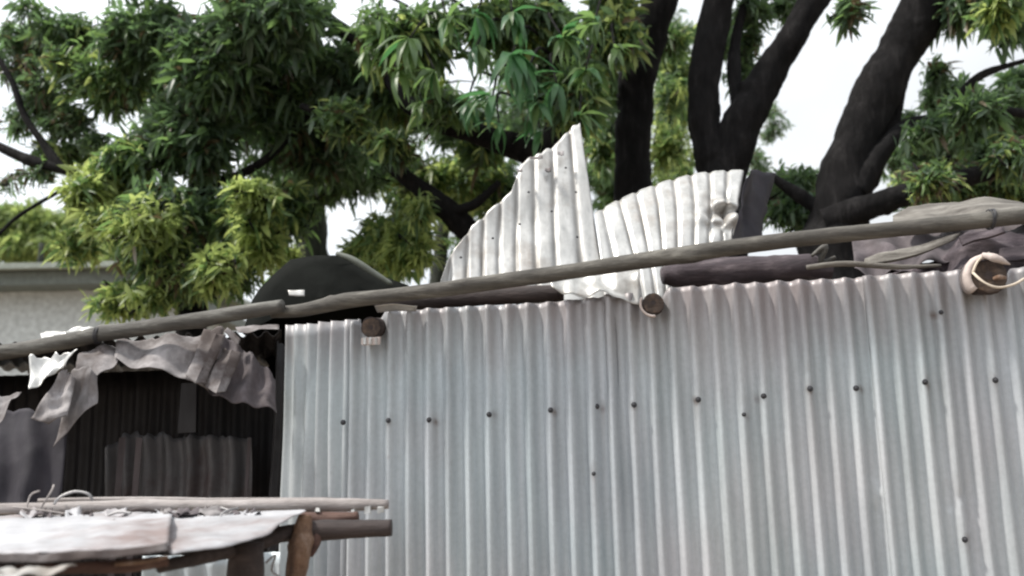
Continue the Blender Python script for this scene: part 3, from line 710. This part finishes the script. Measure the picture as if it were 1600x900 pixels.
# ------------------------------------------------------------------ far building at the left
bd = empty('grey_building', P(80, 520, 13)*1 - Vector((0,0,P(80,520,13).z)), 'low grey building with a flat eave seen far behind the shed at the left', 'building')
x0, x1 = P(-250,500,13).x, P(215,500,13).x; zt = P(80,455,13).z; zb = P(80,412,12.4).z
V_, F_ = box(((x0+x1)/2, 15, zt/2), (x1-x0, 4, zt)); link('wall', mesh('wall', V_, F_), bd, BWALL, smooth=False)
V_, F_ = box(((x0+x1)/2, 15, zt+(zb-zt)*.35), (x1-x0+.6, 5.0, (zb-zt)*.68)); link('fascia', mesh('fascia', V_, F_), bd, BFASC, smooth=False)
V_ = [(x0-.5,12.3,zb),(x1+.4,12.3,zb),(x1+.4,17.6,zb+.3),(x0-.5,17.6,zb+.3),(x0-.5,12.3,zb-.08),(x1+.4,12.3,zb-.08),(x1+.4,17.6,zb+.2),(x0-.5,17.6,zb+.2)]
link('roof', mesh('roof', V_, [(0,1,2,3),(4,7,6,5),(0,4,5,1),(1,5,6,2),(2,6,7,3),(3,7,4,0)]), bd, BROOF, smooth=False)

# ------------------------------------------------------------------ foliage
def unit(a): return a/np.maximum(1e-9, np.linalg.norm(a, axis=-1, keepdims=True))
def leaves_np(base, d, Ln, Wd, droop, side, fold=.25):
    """arrays of leaves -> verts (n,8,3)"""
    n = len(base)
    ts = [0, .33, .33, .33, .7, .7, .7, 1.0]; ws = [0, -1, 0, 1, -.82, 0, .82, 0]
    nr = unit(np.cross(side, d)); out = np.zeros((n, 8, 3))
    for k, (t, wv) in enumerate(zip(ts, ws)):
        p = base + d*(Ln*t)[:,None]; p = p + np.array([0,0,-1.0])*(droop*Ln*t*t)[:,None]
        p = p + side*(Wd*.5*wv)[:,None] + nr*(Wd*fold*abs(wv))[:,None]
        out[:,k] = p
    return out
LF = np.array([(0,2,1),(0,3,2),(1,2,5),(1,5,4),(2,3,6),(2,6,5),(4,5,7),(5,6,7)])
def crown_mesh(name, blobs, seed, mats=LM):
    """blobs: centre Vector, radii (rx,ry,rz), n whorls, leaf length, weights over mats"""
    r = np.random.default_rng(seed); VV = []; MI = []; tv = []; tf = []
    for (c, rad_, nw, ll, wts) in blobs:
        nw = int(nw*(1.0 if (c[2]-1.5)/c[1] > .54 and c[1] < 9 else 3.0))
        c = np.array(c); rad_ = np.array(rad_)
        u = unit(r.normal(size=(nw,3))); rr = r.random((nw,1))**.45
        # clump: pull whorls towards sub-centres so that gaps open between them
        nsub = max(3, nw//9); sub = unit(r.normal(size=(nsub,3)))*r.random((nsub,1))**.5
        pos = u*rr; k = r.integers(0, nsub, nw); pull = .45
        pos = pos*(1-pull) + sub[k]*pull
        pos = c + pos*rad_
        ax = unit(u*.4 + sub[k]*.3 + np.array([0,-.15,-.12]) + r.normal(size=(nw,3))*.6)
        kl = r.integers(4, 13, nw); wsz = r.uniform(.7, 1.15, nw)
        wm = r.choice(len(mats), size=nw, p=np.array(wts)/sum(wts))
        idx = np.repeat(np.arange(nw), kl); nl = len(idx)
        lm = np.where(r.random(nl) < .3, r.choice(len(mats), size=nl, p=np.array(wts)/sum(wts)), wm[idx])
        a = ax[idx]; rnd = unit(np.cross(a, r.normal(size=(nl,3))))
        op = r.uniform(.2, 1.5, nl)[:,None]
        d = unit(a*np.cos(op) + rnd*np.sin(op) + r.normal(size=(nl,3))*.12)
        Ln = ll*.84*r.uniform(.45, 1.15, nl)*wsz[idx]; Wd = Ln*r.uniform(.19,.29,nl)
        side = unit(np.cross(d, np.array([0,0,1.0])+r.normal(size=(nl,3))*.8))
        base = pos[idx] - a*(r.random((nl,1))**1.5*.12) + r.normal(size=(nl,3))*.016
        VV.append(leaves_np(base, d, Ln, Wd, r.uniform(0,.6,nl), side)); MI.append(np.repeat(lm, 8))
        # twigs from blob subcentres
        for s_ in sub[:min(nsub, 22)]:
            q0 = Vector(c) ; q1 = Vector(c + s_*rad_)
            q = q0.lerp(q1, .5) + Vector(r.normal(size=3)*.05)
            vv_, ff_ = tube([q0, q, q1], [.012,.008,.004], 4, 2, 0, cap=False)
            o_ = len(tv); tv.extend(vv_); tf.extend([tuple(i+o_ for i in f_) for f_ in ff_])
    V_ = np.concatenate(VV).reshape(-1,3); nl = len(V_)//8
    F_ = (LF[None] + (np.arange(nl)*8)[:,None,None]).reshape(-1,3)
    mi = np.concatenate(MI)
    me = bpy.data.meshes.new(name)
    nv = len(V_) + len(tv); nf = len(F_) + len(tf)
    me.vertices.add(nv); allv = np.concatenate([V_, np.array([tuple(q) for q in tv])]) if tv else V_
    me.vertices.foreach_set('co', allv.astype(np.float32).ravel())
    loops = list(F_.ravel()); sizes = [3]*len(F_)
    tfa = (np.array(tf)+len(V_)) if tf else np.zeros((0,4), int)
    lo = np.concatenate([F_.ravel(), tfa.ravel()]).astype(np.int32)
    me.loops.add(len(lo)); me.loops.foreach_set('vertex_index', lo)
    me.polygons.add(nf)
    st = np.concatenate([np.arange(len(F_))*3, len(F_)*3 + np.arange(len(tf))*4]).astype(np.int32)
    me.polygons.foreach_set('loop_start', st)
    for m in mats: me.materials.append(m)
    me.materials.append(BARK)
    me.polygons.foreach_set('material_index', np.concatenate([mi, np.full(len(tf), len(mats))]).astype(np.int32))
    me.update(); me.validate()
    return me
D=(6,2,0,0,0,.3); G=(3,5,1,0,0,.3); YG=(1,3,6,0,1,0); MIX=(4,4,2,0,0,.4); E=(1,3,.3,7,0,0); PAL=(0,1,3,0,6,0); GREY=(7,1,0,0,.3,1.2)
def B(px, py, Y, rx, rz, n, wts, ll=.19, ry=None):
    s = px_m(Y)
    return (tuple(P(px, py, Y)), (rx*s, ry if ry else .55*(rx+rz)/2*s+.15, rz*s), n, ll, wts)
def tree(label, limbs, blobs, seed, barkm=BARK, group=None, cat='tree', name='mango_tree', vis=True):
    base = limbs[0][1]
    g = P(base[0][0], base[0][1], base[0][2]); g = Vector((g.x, g.y, 0))
    root = empty(name, g, label, cat, group)
    for k, (nm, pts_, rs) in enumerate(limbs):
        q = [P(*a) for a in pts_]; rr = [r_*px_m(a[2]) for r_, a in zip(rs, pts_)]
        if k == 0: q = [g, g.lerp(q[0], .55)+Vector((.03,0,0))] + q; rr = [rr[0]*1.35, rr[0]*1.08] + rr
        vv, ff = tube(q, rr, 22 if max(rs) > 15 else 9, 12, .085, 5.5, knots=3 if max(rs) > 15 else 1, seed=seed+k)
        link(nm, mesh(nm, vv, ff), root, barkm)
    if blobs:
        o = link('foliage', crown_mesh('foliage', blobs, seed), root, None, smooth=False); o['kind'] = 'stuff'
    return root
# centre-left tree with the emerald leaves
t1 = tree('large mango tree with bright emerald drooping leaves and low limbs behind the torn white sheet',
  [('trunk', [(862,470,6.3),(856,380,6.3),(858,300,6.3),(860,255,6.3)], [40,36,32,28]),
   ('limb', [(858,290,6.3),(835,243,6.2),(770,218,6.1),(700,196,6.0),(640,165,6.0),(600,110,6.1),(570,72,6.1),(510,28,6.1),(440,-30,6.0)], [25,22,19,16,13,12,11,11,9]),
   ('limb', [(850,455,6.3),(790,410,6.3),(735,362,6.3),(690,322,6.2),(640,282,6.2),(590,240,6.1),(530,190,6.0),(470,165,6.0)], [24,23,21,18,14,10,7,5]),
   ('limb', [(700,330,6.2),(740,320,6.1),(780,285,6.0)], [9,8,5]),
   ('limb', [(860,270,6.3),(880,160,6.2),(870,40,6.0),(820,-80,5.8),(760,-220,5.6)], [26,24,22,18,12])],
  [B(620,230,5.8,50,26,26,MIX,.15), B(700,170,5.7,60,22,24,G,.15), B(540,190,5.8,60,40,40,(3,3,1,0,1,1),.15), B(660,330,6.0,26,26,12,YG,.14), B(640,60,5.4,110,70,80,G), B(540,120,6.4,120,90,120,D), B(430,150,6.5,120,110,140,D), B(640,160,6.6,130,60,90,MIX), B(800,40,5.6,150,50,90,G),
   B(900,140,5.6,60,90,70,G), B(850,90,6.6,130,100,90,D), B(500,240,6.8,110,60,80,GREY), B(700,280,7.4,120,60,60,YG,.15), B(760,230,6.6,80,40,26,MIX),
   B(420,30,5.8,150,70,110,D), B(640,-120,5.6,260,110,240,D), B(860,-140,5.8,220,110,200,D), B(700,-380,5.8,420,160,260,D), B(640,350,7.0,60,70,50,YG,.17), B(600,370,6.6,55,50,60,YG,.17), B(630,385,6.4,66,56,80,(0,2,6,0,1.5,0),.17), B(570,400,6.8,50,46,40,YG,.16), B(500,240,7.6,80,60,60,GREY,.17), B(660,290,7.4,70,50,50,MIX,.17), B(740,270,7.8,70,60,50,G,.16), B(560,170,7.4,80,60,50,MIX,.17), B(730,200,7.6,110,60,60,D,.17), B(560,270,7.4,90,60,70,D,.17), B(470,300,7.4,70,60,50,GREY,.16), B(780,300,7.6,60,80,50,MIX,.16), B(960,60,5.8,60,60,50,MIX)], 101)
# individually visible leaves of the near emerald clusters
LEAFMESH = []
for k in range(6):
    rk = np.random.default_rng(900+k)
    nseg = 7; V_ = []; F_ = []
    Wl = .235 + .02*rk.normal(); dr = .3+.45*rk.random(); fold = .2+.1*rk.random(); tw_ = rk.uniform(-.3,.3)
    for j in range(nseg+1):
        t = j/nseg; wv = Wl*.5*math.sin(math.pi*min(1,(t*.96+.03))**.8)*(1-.15*t)
        for s_ in (-1, 0, 1):
            x = s_*wv; z = -dr*t*t*.8 + abs(x)*fold + .01*math.sin(t*14+s_*2)
            V_.append((x*math.cos(tw_*t) , t*(1-.12*t), z + x*math.sin(tw_*t)))
    for j in range(nseg):
        for s_ in (0,1): a = 3*j+s_; F_.append((a, a+1, a+4, a+3))
    for m in (LEAFE, LEAFM):
        me = mesh('leaf', V_, F_); me.materials.append(m); me.polygons.foreach_set('use_smooth',[True]*len(me.polygons)); LEAFMESH.append(me)
rl = random.Random(5)
def place_whorl(root, c, ax, nl, L_, em=.7, spread=(.15,1.3)):
    inv = Matrix.Translation(root.location).inverted()
    ax = ax.normalized()
    for i in range(nl):
        az = i*2.4 + rl.uniform(-.5,.5); op = rl.uniform(*spread)
        t_ = ax.orthogonal().normalized(); b_ = ax.cross(t_)
        d = (ax*math.cos(op) + (t_*math.cos(az)+b_*math.sin(az))*math.sin(op)).normalized()
        up = Vector((0,0,1)) + Vector((rl.uniform(-.3,.3), rl.uniform(-.5,.1), 0))
        x = d.cross(up).normalized(); z = x.cross(d)
        s_ = L_*rl.uniform(.8,1.25)
        me = LEAFMESH[rl.randrange(6)*2 + (0 if rl.random() < em else 1)]
        o = bpy.data.objects.new('leaf', me); C.objects.link(o); o.parent = root
        m = Matrix((x, d, z)).transposed().to_4x4() @ Matrix.Scale(s_, 4); m.translation = c + d*.01
        o.matrix_parent_inverse = inv; o.matrix_basis = m
WH = [(800,85,4.7,.26,16,.95),(770,150,4.8,.2,11,.9),(840,160,4.9,.2,12,.8),(745,70,4.9,.2,11,.7),(880,60,4.9,.22,13,.3),(915,110,5.0,.2,12,.3),(870,130,4.9,.2,11,.6),
      (640,60,4.9,.22,14,.2),(680,110,5.0,.2,11,.3),(620,110,5.0,.2,11,.1),(700,30,4.9,.2,12,.3),(930,30,5.0,.2,12,.2),(800,20,4.8,.2,12,.5),(590,30,5.1,.18,10,.1),(905,180,5.1,.18,10,.4),
      (820,120,4.9,.2,12,1),(780,195,5.1,.17,9,.8),(730,160,5.1,.18,10,.6),(660,160,5.2,.17,9,.2),(845,205,5.0,.16,9,.6),(960,75,5.2,.17,9,.1),(570,80,5.3,.16,9,.1),(745,20,5.0,.2,12,.7)]
nleaf = 0
for (a, b, Y, L_, nl, em) in WH:
    c = P(a, b, Y); place_whorl(t1, c, Vector((rl.uniform(-.7,.7), -.4+rl.uniform(-.2,.3), -.6+rl.uniform(-.3,.5))), nl, L_, em); nleaf += nl
    q = c + Vector((rl.uniform(-.1,.1), .35, .35)); vv, ff = tube([q + Vector((.1,.5,.2)), q, c], [.012,.009,.005], 6, 4, .1)
    link('twig', mesh('twig', vv, ff), t1, BARK)
# trunk one
tree('mango tree with a single dark straight trunk between the pointed sheet and the forked trunk',
  [('trunk', [(985,480,6.8),(990,300,6.8),(990,190,6.8),(1002,100,6.7),(1030,10,6.6),(1065,-120,6.4),(1080,-300,6.2)], [34,30,29,31,30,26,18]),
   ('limb', [(1000,110,6.7),(975,40,6.6),(930,-60,6.4),(860,-200,6.2)], [20,18,15,9])],
  [B(960,20,6.2,60,60,55,MIX), B(1050,60,7.4,50,50,26,G,.16), B(1050,150,7.8,42,60,26,MIX,.15), B(940,230,7.6,50,80,42,MIX,.16), B(1040,-140,6.4,180,90,140,D), B(1020,-360,6.4,300,140,160,D), B(950,130,7.6,50,70,30,D), B(1050,110,8.2,46,70,60,(3,3,2,0,1,0),.15), B(1045,230,8.4,42,60,50,(1,3,3,0,3,0),.15), B(945,200,8.2,50,90,60,D,.16)], 102)
tree('forked dark mango tree rising behind the bent white sheet',
  [('trunk', [(1128,470,6.0),(1126,300,6.0),(1118,250,6.0),(1100,190,6.0),(1104,100,6.0),(1122,10,6.0),(1145,-120,5.9),(1150,-260,5.8)], [44,40,32,27,26,27,24,18]),
   ('limb', [(1128,330,5.95),(1140,250,5.95),(1165,185,5.9),(1200,120,5.9),(1245,45,5.8),(1292,-30,5.8),(1370,-150,5.7)], [34,33,32,27,24,25,20]),
   ('limb', [(1160,200,5.9),(1148,120,6.0),(1150,60,6.1),(1170,-20,6.1)], [15,12,9,7])],
  [B(1175,60,6.4,32,44,16,D,.14), B(1160,110,6.6,34,40,16,D,.13), B(1215,20,6.6,40,20,14,D,.14), B(1230,290,8,50,22,22,GREY,.12), B(1240,-20,6.2,60,20,20,D,.15), B(1200,-150,6.0,180,90,110,D), B(1330,12,5.0,32,22,9,GREY,.17), B(1280,-340,6,300,140,130,D), B(1185,250,9,36,50,22,GREY,.12), B(1180,20,6.2,50,30,22,D,.14), B(1130,60,7,30,60,20,D,.14)], 103)
tree('stout dark leaning mango tree with several branches at the right',
  [('trunk', [(1300,480,5.6),(1312,330,5.6),(1332,235,5.6),(1372,140,5.6),(1414,70,5.6),(1450,0,5.5),(1510,-120,5.4)], [58,46,38,36,36,40,34]),
   ('limb', [(1325,320,5.7),(1368,250,5.7),(1394,180,5.7),(1406,120,5.7),(1440,50,5.7)], [26,18,15,15,16]),
   ('limb', [(1335,300,5.5),(1380,236,5.5),(1418,198,5.55),(1470,186,5.6),(1530,168,5.7),(1660,190,5.9)], [22,16,13,12,9,6]),
   ('limb', [(1290,350,5.5),(1350,325,5.4),(1430,300,5.3),(1520,275,5.3),(1660,245,5.3)], [24,21,18,15,11]),
   ('limb', [(1480,172,5.6),(1530,120,5.7),(1600,95,5.8)], [9,7,4]),
   ('limb', [(1300,340,5.6),(1240,300,5.6),(1205,275,5.6)], [14,10,6])],
  [B(1500,160,6.0,70,26,34,D,.14), B(1570,170,6.2,60,36,40,D,.14), B(1560,240,5.9,60,40,44,D,.14), B(1500,220,7.6,70,34,34,GREY,.12), B(1565,10,4.9,46,26,26,YG,.17), B(1500,10,5.4,46,34,28,D),
   B(1470,270,5.9,90,20,30,(2,3,1,0,0,2),.12), B(1245,285,6.1,50,24,26,D,.12), B(1230,330,6.1,40,34,30,D,.12), B(1520,-120,5.5,200,90,130,D), B(1590,300,5.9,40,40,26,D,.12), B(1470,110,6.2,28,40,14,D,.13), B(1560,200,6.4,90,50,90,D,.14), B(1480,150,6.6,50,30,44,D,.15), B(1545,195,7,90,55,150,D,.17), B(1520,172,5.2,60,22,34,D,.14), B(1450,205,5.2,34,18,16,D,.13), B(1590,250,5.1,50,34,30,(4,3,1,0,0,1),.14), B(1450,285,5.0,60,16,22,(3,3,2,0,0,2),.12), B(1480,280,7.2,110,34,110,(4,3,1,0,1,2),.16), B(1500,310,6.0,120,24,90,(4,3,1,0,0,2),.15), B(1400,250,8,60,50,24,GREY,.14), B(1440,240,7.2,60,30,24,GREY,.13), B(1590,130,6.6,40,30,34,D,.15), B(1225,300,6.6,60,40,60,D,.14), B(1260,330,6.0,50,30,40,D,.14), B(1420,190,6.6,30,30,16,D,.12), B(1590,20,5.6,50,50,34,D), B(1560,280,5.8,80,26,40,(4,3,1,0,0,1),.12)], 104)
# left tree
tree('leafy mango tree spreading thin bare branches to the left edge of the sky',
  [('trunk', [(300,500,6.6),(302,420,6.6),(310,340,6.6),(320,250,6.6),(330,150,6.5),(350,20,6.4),(380,-120,6.3)], [24,22,21,19,17,14,9]),
   ('limb', [(308,330,6.6),(240,300,6.4),(170,285,6.3),(95,264,6.2),(40,248,6.2),(-30,215,6.2)], [13,11,10,9,9,6]),
   ('limb', [(95,264,6.2),(68,225,6.2),(38,180,6.2),(20,130,6.2),(-10,80,6.2)], [8,7,6,5,4]),
   ('limb', [(310,290,6.6),(370,275,6.5),(420,245,6.4),(470,190,6.4),(510,150,6.4)], [10,8,7,6,4]),
   ('limb', [(110,290,6.2),(60,318,6.2),(20,345,6.2),(-20,385,6.2)], [3,3,3,2])],
  [B(230,60,6.2,110,80,130,D), B(180,130,6.4,90,60,70,G,.17), B(330,100,6.0,110,110,150,D), B(300,220,6.2,110,80,130,D), B(100,60,6.6,70,60,34,D,.15), B(60,130,6.6,60,50,22,GREY,.13), B(90,200,6.6,34,22,12,GREY,.13),
   B(165,160,6.6,40,22,14,D,.14), B(200,250,6.2,70,50,60,G,.17), B(160,290,6.2,50,50,46,YG,.16), B(260,330,6.0,90,70,100,D), B(250,400,6.0,90,60,70,(2,3,2,0,.5,1),.16), B(370,330,6.2,80,60,70,MIX), B(395,340,5.9,50,60,44,YG,.16),
   B(350,420,6.4,80,60,60,G,.15), B(115,380,6.4,50,34,26,YG,.15), B(200,470,6.2,70,34,40,YG,.15), B(180,350,6.0,50,50,30,YG,.15), B(440,330,6.6,60,60,40,MIX), B(300,-120,6.0,260,100,200,D), B(300,-340,6,350,140,170,D), B(40,10,6.4,26,30,14,D,.16), B(240,460,5.9,60,24,30,(0,2,5,0,3,.5),.14), B(300,440,5.9,60,40,36,(2,2,3,0,3,1),.14), B(130,300,6.0,40,44,40,(0,2,6,0,2,0),.15), B(230,350,5.7,80,60,40,(0,2,5,0,3,.5),.14), B(340,420,5.7,70,50,40,(0,2,5,0,3,.3),.14), B(10,290,6.5,40,20,6,GREY,.1), B(420,380,6.0,30,60,30,(0,1,6,0,2,0),.15), B(5,60,6.7,30,70,12,GREY,.13), B(400,310,5.8,60,36,34,(0,1,6,0,2,0),.15), B(250,380,5.9,70,50,30,(2,2,2,0,2,1.5),.14), B(20,110,6.6,30,40,20,GREY,.12), B(60,70,6.8,70,60,60,GREY,.14), B(60,160,6.9,60,50,44,GREY,.13), B(100,240,6.8,60,34,30,(3,4,2,0,1,.5),.14), B(30,190,6.7,40,30,14,GREY,.12), B(110,180,6.6,40,34,22,GREY,.13), B(150,60,6.6,60,50,30,G,.14), B(60,275,6.3,40,14,10,GREY,.1), B(140,220,6.6,34,20,12,D,.13), B(110,100,6.4,50,50,24,G,.14)], 105)
tree('grey trunked mango tree half hidden by leaves above the black tarpaulin',
  [('trunk', [(492,470,8.2),(490,400,8.2),(484,320,8.2),(474,240,8.2),(460,140,8.1),(470,0,8)], [28,25,23,20,16,10])],
  [B(500,280,7.6,60,60,54,GREY,.16), B(450,180,8.2,140,110,120,D), B(440,410,7.8,50,40,34,YG,.15), B(600,150,8.6,160,110,130,D), B(300,150,8.4,160,140,130,D), B(420,300,8.6,110,70,90,G,.16), B(560,230,8.8,110,60,80,MIX,.16), B(330,400,8.6,120,60,80,MIX,.15), B(560,-80,8,400,120,200,D)], 106, BARKG)
# background trees and bushes
tree('pale sunlit tree far beyond the grey building at the left edge', [('trunk', [(60,480,19),(62,430,19),(66,380,19)], [7,6,4])],
  [B(20,352,20,110,42,420,PAL,.34), B(140,362,21,110,46,420,PAL,.34), B(70,385,20,150,30,400,PAL,.34), B(190,390,18,60,50,70,(0,2,5,0,3,0),.22)], 107, BARKG, name='broadleaf_tree')
tree('yellow-green background tree seen between the torn sheet and the straight trunk', [('trunk', [(680,500,11),(690,380,11),(700,280,11)], [14,12,8])],
  [B(700,300,10.5,90,70,90,(1,3,5,0,1,0),.18), B(780,380,11,120,70,80,G,.18), B(620,260,11.5,100,70,60,MIX,.18), B(800,180,12,130,120,110,D,.2)], 108, BARKG, name='broadleaf_tree')
tree('grey-green background tree showing between the dark trunks', [('trunk', [(1060,480,13),(1062,330,13),(1058,230,13)], [12,10,6])],
  [B(1055,270,12,40,60,70,(1,2,1,0,4,0),.2), B(1050,180,13,44,60,80,(2,2,3,0,2,0),.2), B(1050,60,13,50,60,40,D,.2), B(1050,300,12,60,50,60,(1,2,1,0,4,0),.2), B(950,280,12,60,90,90,G,.2), B(1000,60,13,90,70,60,D,.2)], 109, BARKG, name='broadleaf_tree')
tree('small-leaved background tree low against the sky at the right', [('trunk', [(1480,480,10),(1490,330,10),(1500,250,10)], [12,10,6])],
  [B(1450,235,10,60,30,54,(4,1,0,0,2,0),.12), B(1530,235,10,50,40,50,(4,1,0,0,1,0),.12), B(1440,290,9.5,80,40,50,MIX,.15), B(1250,290,11,80,30,60,(4,1,0,0,1,1),.15), B(1540,250,10.5,110,60,110,MIX,.17), B(1210,190,12,34,40,12,GREY,.14), B(1200,210,12,26,30,12,GREY,.14)], 110, BARK, name='broadleaf_tree')
print('leaf parts', nleaf)
